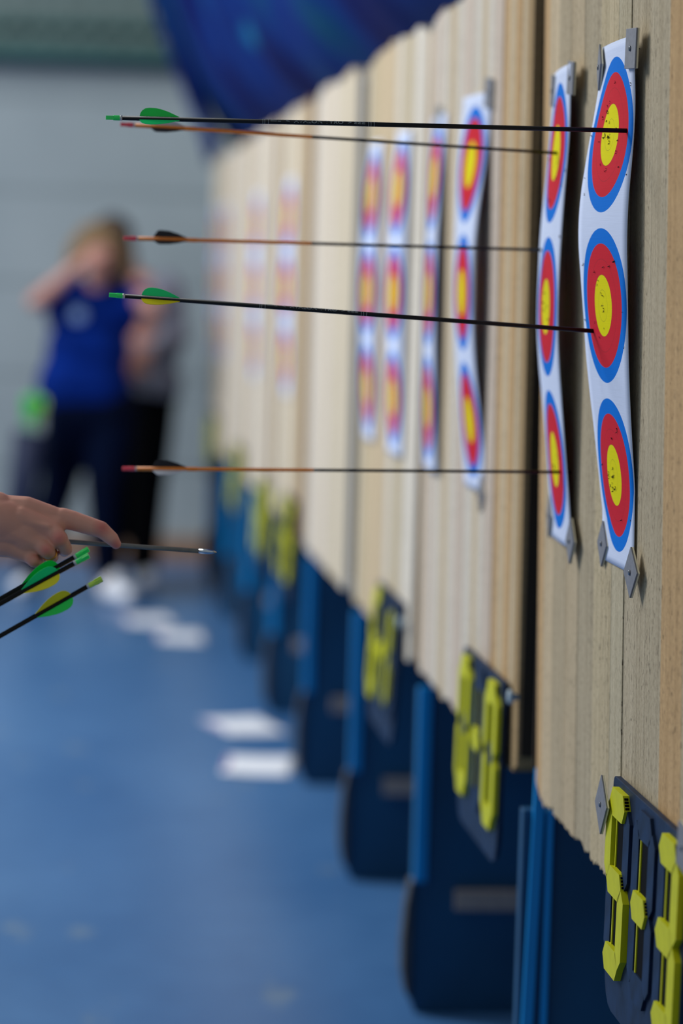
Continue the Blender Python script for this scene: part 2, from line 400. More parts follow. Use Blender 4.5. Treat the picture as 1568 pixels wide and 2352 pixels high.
# ------------------------------------------------------------------ target faces
def interp(tab, z):
    if z >= tab[0][0]: return tab[0][1]
    for (a, xa), (c, xc) in zip(tab, tab[1:]):
        if z >= c: t = (a - z) / (a - c); return xa + (xc - xa) * t
    return tab[-1][1]
def smooth_tab(tab, z): return sum(interp(tab, z + d) for d in (-.04, -.02, 0, .02, .04)) / 5
def make_target(bi, ya, yb, zc, far, near, label, shift=0, hw=.11, hh=.34, holes=0, seed=1, ush=0.0, usc=1.0):
    """ya near edge y, yb far edge y; far/near: tables (z, x) of the sheet's two long edges"""
    yc = (ya + yb) / 2
    root = empty('paper_target', (.72, yc, zc), label, 'target face', 'three-spot archery target faces pinned to the butts')
    nu, nv = 10, 70; vs = []; fs = []; uvs = []
    def P(u, v):
        z = zc + v; t = u / (2 * hw) + .5   # 0 at far edge .. 1 near
        xf = smooth_tab(far, z); xn = smooth_tab(near, z)
        x = xf + (xn - xf) * t - .003 * math.sin(PI * t)
        x = min(x, wood_x(bi, z) - .0025)
        y = yb + (ya - yb) * t + shift * v
        return Vector((x - .72, y - yc, v))
    for j in range(nv + 1):
        v = -hh + 2 * hh * j / nv
        for i in range(nu + 1):
            u = -hw + 2 * hw * i / nu; vs.append(P(u, v)); uvs.append((u, v))
    for j in range(nv):
        for i in range(nu): a = j * (nu + 1) + i; fs.append((a, a + 1, a + nu + 2, a + nu + 1))
    me = bpy.data.meshes.new('printed_sheet'); me.from_pydata([tuple(p) for p in vs], [], fs)
    ul = me.uv_layers.new(name='metres')
    for lp in me.loops: uu, vv_ = uvs[lp.vertex_index]; ul.data[lp.index].uv = ((uu - ush) * usc, vv_)
    for p in me.polygons: p.use_smooth = True
    o = link('printed_sheet', me, root, M['target'])
    s = o.modifiers.new('thick', 'SOLIDIFY'); s.thickness = .0007; s.offset = 0
    if holes:
        rg = random.Random(seed); b = MB()
        for k in range(holes):
            c = rg.choice((-.22, 0, .22)); q = rg.random()
            rr = abs(rg.gauss(0, .045)); an = rg.uniform(0, 2 * PI); u = rr * math.cos(an); v = c + rr * math.sin(an)
            if k % 6 == 5: u = rg.choice((-1, 1)) * rg.uniform(.085, .108); v = rg.uniform(-.3, .3)
            if abs(u) > .108: continue
            p = P(u, v); d = math.hypot(u, v - c); mi = 1 + (1 if d < .04 else 2 if d < .08 else 3 if d < .1 else 0)
            mi = {1: 1, 2: 2, 3: 3, 4: 4}[mi]
            s_ = rg.uniform(.0007, .0013)
            b.add([(p.x - .0008, p.y + s_ * math.cos(a) * .35, p.z + s_ * .6 * math.sin(a)) for a in [2 * PI * n_ / 7 for n_ in range(7)]], [tuple(range(7))], 0)
            for n_ in range(3):
                a = rg.uniform(0, 2 * PI); q = s_ * rg.uniform(1.5, 3.0)
                c0 = (p.x - .0007, p.y + s_ * math.cos(a), p.z + s_ * math.sin(a)); c1 = (p.x - .0007, p.y + s_ * math.cos(a + 1), p.z + s_ * math.sin(a + 1))
                c2 = (p.x - .0007 - q * rg.uniform(.5, 1.0), p.y + q * math.cos(a + .5), p.z + q * math.sin(a + .5)); c3 = (p.x - .001, p.y + q * 1.1 * math.cos(a + .5), p.z + q * 1.1 * math.sin(a + .5))
                b.add([c0, c1, c2, c3], [(0, 1, 2), (0, 2, 3), (1, 3, 2)], mi)
        b.build('arrow_holes', [M['hole'], M['torn_white'], M['torn_yellow'], M['torn_red'], M['torn_blue']], root)['kind'] = 'stuff'
    return root, P
def pin(pos, label, roll=PI / 4, yaw=0, size=.046, tilt=0):
    root = empty('target_pin', pos, label, 'pin', 'grey square pads pinning the target faces'); root.rotation_euler = (roll, tilt, yaw)
    h = size / 2
    b = MB(); b.box((-.0045, -h, -h), (-.0022, h, h)); b.build('pad', M['pad'], root, .0006)
    b = MB(); b.box((-.0022, -h, -h), (.0, h, h)); b.build('backing', M['cream'], root, .0004)
    b = MB(); b.lathe([(-.0064, .0026), (-.0060, .0034), (-.0045, .0036), (.0, .001), (.008, .0006)], 16); b.build('tack', M['tack'], root)
    return root
T1l=[(1.775, 0.715), (1.732, 0.712), (1.686, 0.704), (1.62, 0.695), (1.562, 0.688), (1.504, 0.693), (1.447, 0.7), (1.403, 0.704), (1.354, 0.709), (1.316, 0.716), (1.238, 0.727), (1.191, 0.734), (1.156, 0.738), (1.103, 0.749)]
T1r=[(1.776, 0.713), (1.733, 0.717), (1.668, 0.719), (1.63, 0.716), (1.559, 0.712), (1.461, 0.717), (1.362, 0.722), (1.313, 0.726), (1.241, 0.733), (1.191, 0.738), (1.136, 0.743), (1.113, 0.744)]
T2l=[(1.786, 0.723), (1.767, 0.722), (1.735, 0.72), (1.665, 0.717), (1.608, 0.713), (1.557, 0.708), (1.48, 0.708), (1.429, 0.707), (1.377, 0.71), (1.32, 0.717), (1.249, 0.727), (1.178, 0.734), (1.132, 0.738), (1.103, 0.742)]
T2r=[(1.768, 0.707), (1.747, 0.708), (1.687, 0.71), (1.644, 0.707), (1.584, 0.704), (1.529, 0.702), (1.474, 0.701), (1.432, 0.701), (1.383, 0.703), (1.328, 0.709), (1.261, 0.716), (1.199, 0.723), (1.156, 0.728), (1.113, 0.732)]
T3l=[(1.801, 0.708), (1.721, 0.703), (1.652, 0.699), (1.568, 0.699), (1.476, 0.699), (1.4, 0.701), (1.354, 0.706), (1.292, 0.712), (1.215, 0.721), (1.145, 0.727), (1.107, 0.731)]
T3r=[(1.781, 0.724), (1.727, 0.723), (1.675, 0.718), (1.617, 0.709), (1.558, 0.704), (1.499, 0.7), (1.404, 0.703), (1.323, 0.71), (1.264, 0.719), (1.205, 0.728), (1.145, 0.736), (1.116, 0.733)]
make_target(0, 3.525, 3.735, 1.447, T1l, T1r, 'nearest and sharpest three-spot target face, full of arrow holes, two black arrows reaching it', holes=64, seed=3, ush=.0035, usc=.965)
make_target(0, 3.93, 4.14, 1.440, T2l, T2r, 'narrow bulging three-spot target face at the far end of the nearest butt, with orange arrows', holes=22, seed=5)
make_target(1, 4.76, 4.97, 1.453, T3l, T3r, 'curved target face right above the 0-0 score sign, casting a dark shadow')
def gen(bx, amp, top=0.0, bot=0.0):
    return [(1.79, bx - .004 - top), (1.7, bx - .006 - .5 * amp), (1.55, bx - .006 - amp), (1.4, bx - .006 - amp), (1.25, bx - .006 - .6 * amp), (1.11, bx - .004 - bot)]
make_target(1, 5.31, 5.52, 1.447, gen(.731, .006), gen(.731, .014, 0, .004), 'slim three-spot target face at the far end of the 0-0 butt')
make_target(2, 5.85, 6.06, 1.442, gen(.728, .018, -.0, .006), gen(.728, .004), 'nearer of the two blurred target faces beyond the 0-0 butt')
make_target(2, 6.37, 6.58, 1.442, gen(.728, .016), gen(.728, .003), 'farther of the two blurred target faces on the butt beyond the 0-0 one')
make_target(4, 8.72, 8.94, 1.435, gen(.727, .014), gen(.727, .0), 'pale ghostly blurred target face just beyond the bare butt')
make_target(5, 10.17, 10.39, 1.43, gen(.727, .012), gen(.727, .0), 'strongly blurred target face, second beyond the bare butt')
make_target(7, 12.12, 12.34, 1.43, gen(.727, .004), gen(.727, .0), 'barely visible blurred target face near the end of the row')
make_target(7, 12.90, 13.12, 1.43, gen(.727, .004), gen(.727, .0), 'faintest target face, at the far wooden edge beside the grey wall')
pin((.712, 3.725, 1.760), 'grey pin pad at the upper left corner of the sharp nearest target', .7, -.12, .044)
pin((.714, 3.528, 1.770), 'upright grey pin pad at the upper right corner of the sharp nearest target', .05, .06, .050)
pin((.738, 3.722, 1.128), 'grey pin pad at the lower left corner of the sharp nearest target', .8, .0, .044)
pin((.732, 3.500, 1.113), 'tilted grey pin pad at the lower right corner of the sharp nearest target', .72, .06, .046)
pin((.722, 4.137, 1.755), 'grey pin pad at the upper left corner of the narrow second target', .1, -.1)
pin((.712, 3.935, 1.760), 'grey pin pad at the upper right corner of the narrow second target', .1, .0)
pin((.738, 4.135, 1.130), 'grey pin pad at the lower left corner of the narrow second target', .75, -.1)
pin((.732, 3.925, 1.112), 'grey pin pad at the lower right corner of the narrow second target', .75, 0)
pin((.724, 4.965, 1.775), 'blurred grey pin pad at the upper left corner of the 0-0 butt\'s curved target', .1, -.05)
pin((.722, 4.765, 1.790), 'blurred grey pin pad at the upper right corner of the 0-0 butt\'s curved target', .1, .1, .05)
pin((.732, 4.775, 1.112), 'blurred grey pin pad at the lower right corner of the 0-0 butt\'s curved target', .75, 0)
pin((.724, 5.415, 1.782), 'blurred grey pin pad above the slim target at the far end of the 0-0 butt', .1, 0)

# ------------------------------------------------------------------ score signs
SEG = {'A': (0, 1, 'h'), 'G': (0, 0, 'h'), 'D': (0, -1, 'h'), 'F': (-1, .5, 'v'), 'B': (1, .5, 'v'), 'E': (-1, -.5, 'v'), 'C': (1, -.5, 'v')}
DIG = {'0': 'ABCDEF', '1': 'BC', '3': 'ABGCD', '5': 'AFGCD', '-': 'G', '4': 'FGBC', '6': 'AFGECD', '2': 'ABGED', '8': 'ABCDEFG', 'i': 'FE'}
def hexprism(L, Wd, x0, x1, vert):
    h = Wd / 2
    pts = [(-L / 2, 0), (-L / 2 + h * .8, -h), (L / 2 - h * .8, -h), (L / 2, 0), (L / 2 - h * .8, h), (-L / 2 + h * .8, h)]
    b = MB()
    f = (lambda a, c, d: (d, c, a)) if vert else (lambda a, c, d: (d, a, c))
    b.prism(pts, f, x0, x1)
    return b
SEGM = {}
for nm, mat in (('y', 'sign_yellow'), ('d', 'sign_dark')):
    for o_, L in (('h', .094), ('v', .103)):
        x0 = -.0105 if nm == 'y' else -.0065
        bb = hexprism(L, .036, x0, -.002, o_ == 'v')
        # fluted plastic: small open flutes along the end edges
        if nm == 'y' and o_ == 'h':
            for k in range(4):
                t_ = .12 + .2 * k; yy = -L / 2 + .0144 * t_ - .0004; zz = .018 * t_
                bb.box((-.0090, yy, zz), (-.0040, yy + .004, zz + .0026), 1)
        me = bb.mesh('segment'); me.materials.append(M[mat]); me.materials.append(M['sign_black']); SEGM[nm + o_] = me
def make_sign(bi, y, zc, chars, label, tilt=.05, w_=.44, h_=.30):
    root = empty('score_sign', (wood_x(bi, zc) - .016, y, zc), label, 'score sign', 'flip-segment score signs hung under the target faces')
    root.rotation_euler = (0, tilt, 0)
    a, h = w_ / 2, h_ / 2
    pts = []
    for cx, cz, a0 in ((a - .03, h - .01, 0), (-(a - .03), h - .01, 90), (-(a - .05), -(h - .05), 180), (a - .05, -(h - .05), 270)):
        rr = .01 if cz > 0 else .05
        cx = (a - rr) * (1 if cx > 0 else -1)
        for k in range(5): t = math.radians(a0 + k * 22.5); pts.append((cx + rr * math.cos(t), cz + rr * math.sin(t)))
    b = MB(); b.prism(pts, lambda p, q, d: (d, p, q), -.002, .006); b.build('back_board', M['sign_dark'], root, .001)
    for ci, ch in enumerate(chars):
        cy = (1 - ci) * .150     # first character is farthest along +y
        s = MB()
        for dz in (.052, -.052): s.box((-.0042, cy - .030, dz + .022 - .040), (-.0022, cy + .030, dz + .022 + .040))
        s.build('slot', M['sign_black'], root)
        s = MB(); 
        for dz in (.052, -.052): s.box((-.0060, cy + .016, dz + .022 - .038), (-.0043, cy + .020, dz + .022 + .038))
        s.build('flap_edge', M['sign_yellow'], root)
        for sg, (su, sv, o_) in SEG.items():
            lit = sg in DIG[ch]
            me = SEGM[('y' if lit else 'd') + o_]
            o = bpy.data.objects.new('segment', me); COL.objects.link(o); o.parent = root
            o.location = (0, cy - su * .046, sv * .101 + .022)
            if o_ == 'h' and ch == '-' : o.scale = (1, .9, 1.0)
            if lit: o['label'] = 'yellow lit segment'
    return root
make_sign(0, 3.362, .690, '5-3', 'nearest score sign, large yellow 5-3 digits at the lower right of the photo', .012)
make_sign(1, 4.640, .688, '0-0', 'score sign on the second butt reading 0-0 in yellow', .012)
make_sign(2, 5.935, .66, '6-i', 'blurred score sign third from the camera, yellow dash bright in its centre')
make_sign(4, 8.52, .655, '2-6', 'blurred score sign hanging just beyond the bare butt')
make_sign(5, 9.55, .63, '8-8', 'brightest and widest blurred yellow score sign, second beyond the bare butt')
make_sign(6, 10.95, .66, '6-2', 'blurred score sign left of the brightest blurred one')
make_sign(7, 12.72, .70, '4-1', 'farthest, faintest olive score sign at the end of the row')
# clip and pad holding the signs
pin((.722, 3.585, .800), 'grey diamond pad at the upper left corner of the 5-3 score sign', .72, .0, .055)
pin((.712, 3.065, .850), 'grey pad on the right edge of the 5-3 score sign', .1, .0, .05)
def clip(pos, label):
    b = MB(); b.lathe([(-.006, .009), (-.004, .012), (.0, .012), (.004, .006), (.012, .004)], 20); o = b.build('round_clip', M['clip']); o.location = pos; tag(o, label, 'clip')
clip((.722, 4.345, .826), 'pale round clip at the upper right corner of the 0-0 score sign')
clip((.712, 5.69, .775), 'blurred pale round clip on the third score sign')

# ------------------------------------------------------------------ sheets on the floor
def sheet(x, y, rot, label, sx=.21, sy=.32, stripe=True):
    root = empty('paper_sheet', (x, y, 0), label, 'paper', 'white sheets lying on the blue floor'); root.rotation_euler = (0, 0, rot)
    n = 8; vs = []; fs = []
    for j in range(n + 1):
        for i in range(n + 1):
            u, v = i / n - .5, j / n - .5
            vs.append((u * sx, v * sy, .0015 + .010 * max(0, abs(u + v) - .5) ** 1.3))
    for j in range(n):
        for i in range(n): a = j * (n + 1) + i; fs.append((a, a + 1, a + n + 2, a + n + 1))
    b = MB(); b.add(vs, fs, 0, True); o = b.build('sheet', M['paper'], root); s = o.modifiers.new('t', 'SOLIDIFY'); s.thickness = .0008; s.offset = 1
    if stripe:
        b = MB(); b.box((-sx / 2 + .002, -sy / 2 + .01, .0026), (-sx / 2 + .014, sy / 2 - .03, .0034)); b.build('printed_edge', M['magenta'], root)
sheet(.640, 9.137, .25, 'white paper sheet on the blue floor, upper of the two bright ones')
sheet(.635, 8.40, -.12, 'nearest white paper sheet on the blue floor, touching the stands')
sheet(.415, 11.90, .1, 'dim white sheet on the floor near the standing persons\' shoes')
sheet(.530, 11.38, 0, 'white sheet on the floor in front of the dim one', sx=.19)

# ------------------------------------------------------------------ arrows
def make_arrow(nock, tip, kind, spin, label, group=None, L=None, point=True, text=False, vanes=None):
    nock = Vector(nock); tip = Vector(tip); d = (tip - nock); Ln = d.length if L is None else L; d.normalize()
    vax = d; ref = Vector((0, 0, 1)); yv = ref.cross(vax).normalized(); zv = vax.cross(yv)
    mw = Matrix((vax, yv, zv)).transposed() @ Matrix.Rotation(spin, 3, 'X')
    root = empty('arrow', nock, label, 'arrow', group); root.rotation_euler = mw.to_euler()
    orange = kind == 'orange'
    r = .0029 if not orange else .0022
    if kind == 'grey': r = .0029
    sh = MB(); sh.lathe([(.016, r), (Ln - .022 if point else Ln, r)], 24); sh.build('shaft', M['grey_carbon'] if kind == 'grey' else M['carbon'], root)
    if point:
      pt = MB(); pt.lathe([(Ln - .0225, r * 1.06), (Ln - .012, r * 1.06), (Ln - .006, r * .8), (Ln - .0005, r * .15)], 24); pt.build('point', M['steel'], root)
    if orange:
        wr = MB(); wr.lathe([(.018, .0030), (.105, .0030), (.106, .0026), (.270, .0024), (.271, .0022)], 24); wr.build('wrap', M['orange'], root)
    nm = {'green': 'nock_green', 'orange': 'nock_red', 'lime': 'nock_lime', 'grey': 'nock_green'}[kind]
    nk = MB(); rn = .0033
    nk.lathe([(.009, rn * .95), (.010, rn), (.018, rn), (.019, rn * .8)], 20)
    for s in (1, -1):
        nk.prism([(0.0, s * .0011), (.0, s * .0031), (.010, s * .0033), (.010, s * .0006)] if s > 0 else [(0.0, s * .0031), (.0, s * .0011), (.010, s * .0006), (.010, s * .0033)],
                 lambda a, c, q: (a, c, q), -.0026, .0026)
    nk.build('nock', M[nm], root, .0005)
    cl = MB(); cl.lathe([(.0175, r * 1.13 if not orange else .0031), (.0205, r * 1.13 if not orange else .0031)], 20); cl.build('collar', M['collar'], root)
    if orange:
        vm = ['black_vane', 'black_vane', 'white_vane']; prof = [(.036, 0), (.046, .0075), (.050, .0095), (.060, .0098), (.075, .0075), (.090, .003), (.096, 0)]
        st, en = .042, .093; prof = [(0, 0), (.07, .55), (.14, .95), (.2, 1), (.45, .93), (.7, .6), (.9, .2), (1, 0)]; hh = .0108
    else:
        vm = ['green', 'green_bright' if kind == 'green' else 'green', 'yellow']; st, en = .042, .092; hh = .0108
        prof = [(0, 0), (.02, .35), (.07, .7), (.15, .93), (.25, 1), (.4, .97), (.55, .84), (.72, .58), (.87, .28), (1, 0)]
    if vanes: vm = vanes
    for k in range(3):
        a = k * 2 * PI / 3 + PI / 2
        b = MB(); th = .00035
        up = [(st + (en - st) * t, r * .9 + hh * q + .0003) for t, q in prof]
        pts = [(st, r * .9)] + up + [(en, r * .9)]
        ca, sa = math.cos(a), math.sin(a)
        b.prism(pts, lambda p, q, w_: (p, q * ca - w_ * sa, q * sa + w_ * ca), -th, th)
        v = b.build('vane', M[vm[k]], root); v['label'] = vm[k].replace('_vane', '').replace('_bright', '') .replace('_', ' ') + ' vane'
    if not orange and kind != 'grey':
        pass
    if text:
        # pale print wrapped on the shaft
        bands = MB()
        for x in (.196, .1985, .203, .329, .332, .336):
            bands.lathe([(x, r + .00006), (x + .0006, r + .00006)], 24)
        for x0, x1, y0, y1 in ((.210, .219, .0006, .0016), (.217, .226, -.0004, .0008)):
            pass
        bands.build('printed_bands', M['print'], root)
        def wrap_text(txt, x0, size, span):
            cu = bpy.data.curves.new('lettering', 'FONT'); cu.body = txt; cu.size = size; cu.align_x = 'LEFT'; cu.align_y = 'CENTER'; cu.resolution_u = 3; cu.space_character = 1.0; cu.offset = .00006
            to = bpy.data.objects.new('lettering', cu); COL.objects.link(to)
            bpy.context.view_layer.update()
            dg = bpy.context.evaluated_depsgraph_get(); me = bpy.data.meshes.new_from_object(to.evaluated_get(dg))
            bpy.data.objects.remove(to)
            inv = mw.inverted()
            for v in me.vertices:
                # angle: facing camera, a little upwards
                ang = v.co.y / r; base = TXT
                nrm = (inv @ (Vector((-F_[0], -F_[1], -F_[2])) * math.cos(base + ang) + Vector((0, 0, 1)) * math.sin(base + ang)))
                nrm.x = 0; nrm.normalize()
                v.co = Vector((x0 + v.co.x, 0, 0)) + nrm * (r + .00028)
            me.materials.clear(); me.materials.append(M['print'])
            xs_ = [v.co.x for v in me.vertices]; sp_ = span / max(1e-6, max(xs_) - min(xs_)); m0 = min(xs_)
            for v in me.vertices: v.co.x = x0 + (v.co.x - m0) * sp_
            return link('lettering', me, root)
        TXT = text
        wrap_text('<  AVALON TYRO  >', .2255, .0060, .082); wrap_text('EEE', .311, .0052, .014); wrap_text('=-', .206, .007, .013)
    return root
G = 'arrows stuck in the nearest butt'
make_arrow((.058, 3.58, 1.665), (.7215, 3.553, 1.669), 'green', .05, 'uppermost black arrow with green vanes stuck in the nearest target', G, text=.38, point=False)
make_arrow((.086, 4.03, 1.680), (.770, 4.019, 1.657), 'orange', .1, 'upper orange arrow with pink nock just below the top black arrow', G, vanes=['white_vane', 'black_vane', 'black_vane'])
make_arrow((.095, 4.08, 1.521), (.770, 4.110, 1.522), 'orange', .05, 'middle orange arrow with two black vanes, ending at the narrow target\'s left edge', G, vanes=['black_vane', 'black_vane', 'white_vane'])
make_arrow((.069, 3.70, 1.443), (.765, 3.680, 1.410), 'green', .12, 'slanting black arrow with green and yellow vanes, green nock, in the middle of the photo', G, text=.8, vanes=['green_bright', 'yellow', 'green'])
make_arrow((.098, 4.00, 1.196), (.775, 3.983, 1.206), 'orange', .1, 'lowest orange arrow, stuck in the bottom spot of the narrow target', G, vanes=['black_vane', 'white_vane', 'black_vane'])

# ------------------------------------------------------------------ foreground hand and the arrows around it
O_ = Vector((0.012, 3.5, 1.147)); PX = 1858.0
def H(px, py, d=0.0): return O_ + R_ * ((px - 140) / PX) - U_ * ((py - 1230) / PX) + F_ * d
def ray_ext(a, b, L): a = Vector(a); b = Vector(b); return a + (b - a).normalized() * L
tipc = H(499, 1269, -.005); backc = H(168, 1246, .016); n_ = ray_ext(tipc, backc, .71)
make_arrow(n_, tipc, 'grey', 0, 'grey arrow held under the pointing index finger, steel point forward')
a0 = H(209, 1261, -.030); a1 = H(0, 1379, -.034); make_arrow(a0, ray_ext(a0, a1, .70), 'green', -.3, 'upper of the two side-by-side black arrows below the hand, green nock and vane', vanes=['green', 'green', 'green'])
a0 = H(212, 1275, -.045); a1 = H(0, 1391, -.049); make_arrow(a0, ray_ext(a0, a1, .70), 'green', -.35, 'lower of the two side-by-side black arrows below the hand, green and yellow vanes', vanes=['green_bright', 'green', 'yellow'])
a0 = H(242, 1327, -.050); a1 = H(0, 1464, -.050); make_arrow(a0, ray_ext(a0, a1, .70), 'lime', -.5, 'lowest black arrow at lower left, with lime nock, yellow and green vanes', vanes=['yellow', 'green', 'green'])

def capsule(b, p0, p1, r0, r1, n=14):
    p0, p1 = Vector(p0), Vector(p1); d = p1 - p0; L = d.length
    if L < 1e-6: d = Vector((0, 0, 1)); L = 1e-6
    q = d.to_track_quat('X', 'Z').to_matrix(); prof = []
    for k in range(7): t = -PI / 2 + k * PI / 12; prof.append((r0 * math.sin(t), max(1e-5, r0 * math.cos(t))))
    for k in range(7): t = k * PI / 12; prof.append((L + r1 * math.sin(t), max(1e-5, r1 * math.cos(t))))
    s0 = len(b.v); b.lathe(prof, n)
    for i in range(s0, len(b.v)): b.v[i] = tuple(p0 + q @ Vector(b.v[i]))
def ellipsoid(b, c, rad, rot=None, n=20):
    vs = []; fs = []; c = Vector(c); R = (Euler(rot).to_matrix() if rot else Matrix.Identity(3))
    for i in range(n + 1):
        t = PI * i / n
        for k in range(n): a = 2 * PI * k / n; vs.append(c + R @ Vector((rad[0] * math.sin(t) * math.cos(a), rad[1] * math.sin(t) * math.sin(a), rad[2] * math.cos(t))))
    for i in range(n):
        for k in range(n): fs.append((i * n + k, i * n + (k + 1) % n, (i + 1) * n + (k + 1) % n, (i + 1) * n + k))
    b.add(vs, fs, 0, True)
def fuse(b, name, mat, parent, voxel, sm=6, sub=0, origin=Vector((0, 0, 0))):
    """weld overlapping volumes into one continuous smooth surface"""
    me = bpy.data.meshes.new(name); me.from_pydata([tuple(Vector(v) - origin) for v in b.v], [], b.f)
    bm = bmesh.new(); bm.from_mesh(me); bmesh.ops.remove_doubles(bm, verts=bm.verts, dist=1e-6); bmesh.ops.recalc_face_normals(bm, faces=bm.faces); bm.to_mesh(me); bm.free()
    o = bpy.data.objects.new(name, me); COL.objects.link(o)
    r = o.modifiers.new('r', 'REMESH'); r.mode = 'VOXEL'; r.voxel_size = voxel
    s = o.modifiers.new('s', 'SMOOTH'); s.factor = .5; s.iterations = sm
    bpy.context.view_layer.update()
    dg = bpy.context.evaluated_depsgraph_get(); m2 = bpy.data.meshes.new_from_object(o.evaluated_get(dg))
    bpy.data.objects.remove(o); m2.name = name
    m2.materials.clear(); m2.materials.append(mat)
    for p in m2.polygons: p.use_smooth = True
    return link(name, m2, parent)
def hand_scene():
    b = MB(); k = 1 / PX
    def c(p, q, r0, r1): capsule(b, H(*p), H(*q), r0 * k, r1 * k)
    # forearm and wrist
    c((-420, 1070, .03), (-90, 1166, .012), 80, 60)
    c((-90, 1168, .010), (-10, 1172, .004), 58, 44); c((-90, 1190, .014), (-20, 1228, .008), 52, 44)
    # metacarpals: index, middle, ring, little
    c((-30, 1168, .010), (60, 1170, .004), 34, 30); c((60, 1170, .004), (142, 1192, .004), 30, 22)
    c((-30, 1190, .004), (50, 1192, -.006), 40, 32); c((50, 1192, -.006), (122, 1218, -.012), 32, 22)
    c((-40, 1218, .006), (40, 1224, -.006), 42, 34); c((40, 1224, -.006), (95, 1250, -.013), 34, 21)
    c((-50, 1240, .012), (20, 1250, .000), 38, 32); c((20, 1250, .0), (68, 1275, -.006), 31, 20)
    c((-20, 1215, .020), (90, 1225, .020), 36, 28)
    c((-60, 1200, .004), (90, 1205, .004), 46, 36); c((-60, 1225, .006), (60, 1240, .006), 44, 38)
    c((60, 1185, .002), (132, 1206, -.002), 28, 22); c((50, 1208, -.005), (108, 1232, -.009), 30, 22); c((30, 1238, -.002), (80, 1262, -.006), 30, 21)
    c((40, 1225, .008), (110, 1235, .004), 34, 24)
    # index finger
    c((142, 1190, .004), (168, 1197, .004), 24, 23.5); c((168, 1197, .004), (232, 1217, .002), 23, 20)
    c((232, 1217, .002), (256, 1237, .003), 19.5, 16.5); c((256, 1237, .003), (266, 1250, .005), 16.5, 12.5)
    # middle finger curled down
    c((122, 1218, -.012), (141, 1239, -.020), 22, 20); c((141, 1239, -.020), (153, 1262, -.006), 19, 15.5); c((153, 1262, -.006), (146, 1268, .010), 15, 13)
    # ring finger curled
    c((95, 1250, -.013), (113, 1266, -.022), 21, 18); c((113, 1266, -.022), (122, 1280, -.006), 17, 14); c((122, 1280, -.006), (118, 1272, .012), 14, 12)
    # little finger curled
    c((68, 1275, -.006), (82, 1290, -.016), 19, 15); c((82, 1290, -.016), (92, 1296, .000), 14, 12); c((92, 1296, 0), (88, 1282, .014), 12, 10)
    # thumb, behind the palm, pressing the shaft from below
    c((-10, 1225, .026), (60, 1238, .040), 30, 24); c((60, 1238, .040), (112, 1246, .036), 21, 18); c((112, 1246, .036), (140, 1250, .028), 17, 13)
    ellipsoid(b, H(35, 1208, -.001), (112 * k, .0235, 52 * k), (0, .36, .10)); ellipsoid(b, H(-40, 1200, .002), (90 * k, .026, 58 * k), (0, .2, .1))
    ellipsoid(b, H(70, 1232, -.001), (62 * k, .0225, 48 * k), (0, .6, .1))
    # tendons on the back of the hand
    c((0, 1180, -.0178), (116, 1211, -.0212), 5, 8); c((-10, 1200, -.0190), (88, 1243, -.0200), 5, 7)
    spots = [(tuple(H(141, 1237, -.028)), .013), (tuple(H(236, 1212, -.008)), .014), (tuple(H(112, 1264, -.03)), .011), (tuple(H(266, 1253, 0)), .010), (tuple(H(85, 1290, -.015)), .012)]
    spots = [(tuple(Vector(p) - O_), r) for p, r in spots]
    mat = skin_mat('hand_skin', srgb(218, 154, 132), srgb(206, 92, 88), spots)
    o = fuse(b, 'person', mat, None, .0013, 14, origin=O_); o.location = O_
    tag(o, 'person at the left edge, only a bare hand shows, pointing over a grey arrow', 'person')
    sb = MB(); capsule(sb, H(-430, 1068, .03), H(-330, 1096, .026), 98 * k, 90 * k, 24)
    fuse(sb, 'sleeve', plain('navy_sleeve', srgb(8, 24, 70), .9), o, .004, 2, origin=O_)
    # gold ring on the curled ring finger
    t = bmesh.new(); R0, r0 = .0092, .0009
    axis = (H(122, 1280, -.006) - H(113, 1266, -.022)).normalized(); q = axis.to_track_quat('Z', 'X').to_matrix()
    vs = []; fs = []; nn = 28; mm = 8
    for i in range(nn):
        for j in range(mm):
            a = 2 * PI * i / nn; e = 2 * PI * j / mm
            vs.append(q @ Vector(((R0 + r0 * math.cos(e)) * math.cos(a), (R0 + r0 * math.cos(e)) * math.sin(a), 1.6 * r0 * math.sin(e))))
    for i in range(nn):
        for j in range(mm): fs.append((i * mm + j, ((i + 1) % nn) * mm + j, ((i + 1) % nn) * mm + (j + 1) % mm, i * mm + (j + 1) % mm))
    rb = MB(); rb.add(vs, fs, 0, True); ring = rb.build('ring', plain('gold', srgb(205, 150, 70), .25, metal=1.0)); ring.location = H(117, 1272, -.014)
    tag(ring, 'thin gold ring on a curled finger of the hand', 'ring')
hand_scene()

# ------------------------------------------------------------------ people in the background
def hand_caps(b, wrist, d, nrm, s=1.0, curl=.5):
    """palm and five fingers: wrist point, pointing direction d, palm normal nrm"""
    d = Vector(d).normalized(); nrm = Vector(nrm); nrm = (nrm - d * nrm.dot(d)).normalized(); side = d.cross(nrm); w0 = Vector(wrist)
    for i, (o, L) in enumerate(((-.030, .068), (-.010, .076), (.010, .072), (.028, .056))):
        k0 = w0 + d * .085 * s + side * o * s; capsule(b, w0 + d * .01 + side * o * .5, k0, .017 * s, .012 * s, 10)
        k1 = k0 + (d * math.cos(curl * .6) + nrm * math.sin(curl * .6)) * L * .5 * s; capsule(b, k0, k1, .0098 * s, .009 * s, 10)
        k2 = k1 + (d * math.cos(curl * 1.6) + nrm * math.sin(curl * 1.6)) * L * .5 * s; capsule(b, k1, k2, .009 * s, .0075 * s, 10)
    t0 = w0 + d * .03 - side * .030; t1 = t0 + d * .035 - side * .022 + nrm * .015; t2 = t1 + d * .030 - side * .004 + nrm * .014
    capsule(b, t0, t1, .014, .012, 10); capsule(b, t1, t2, .011, .009, 10)
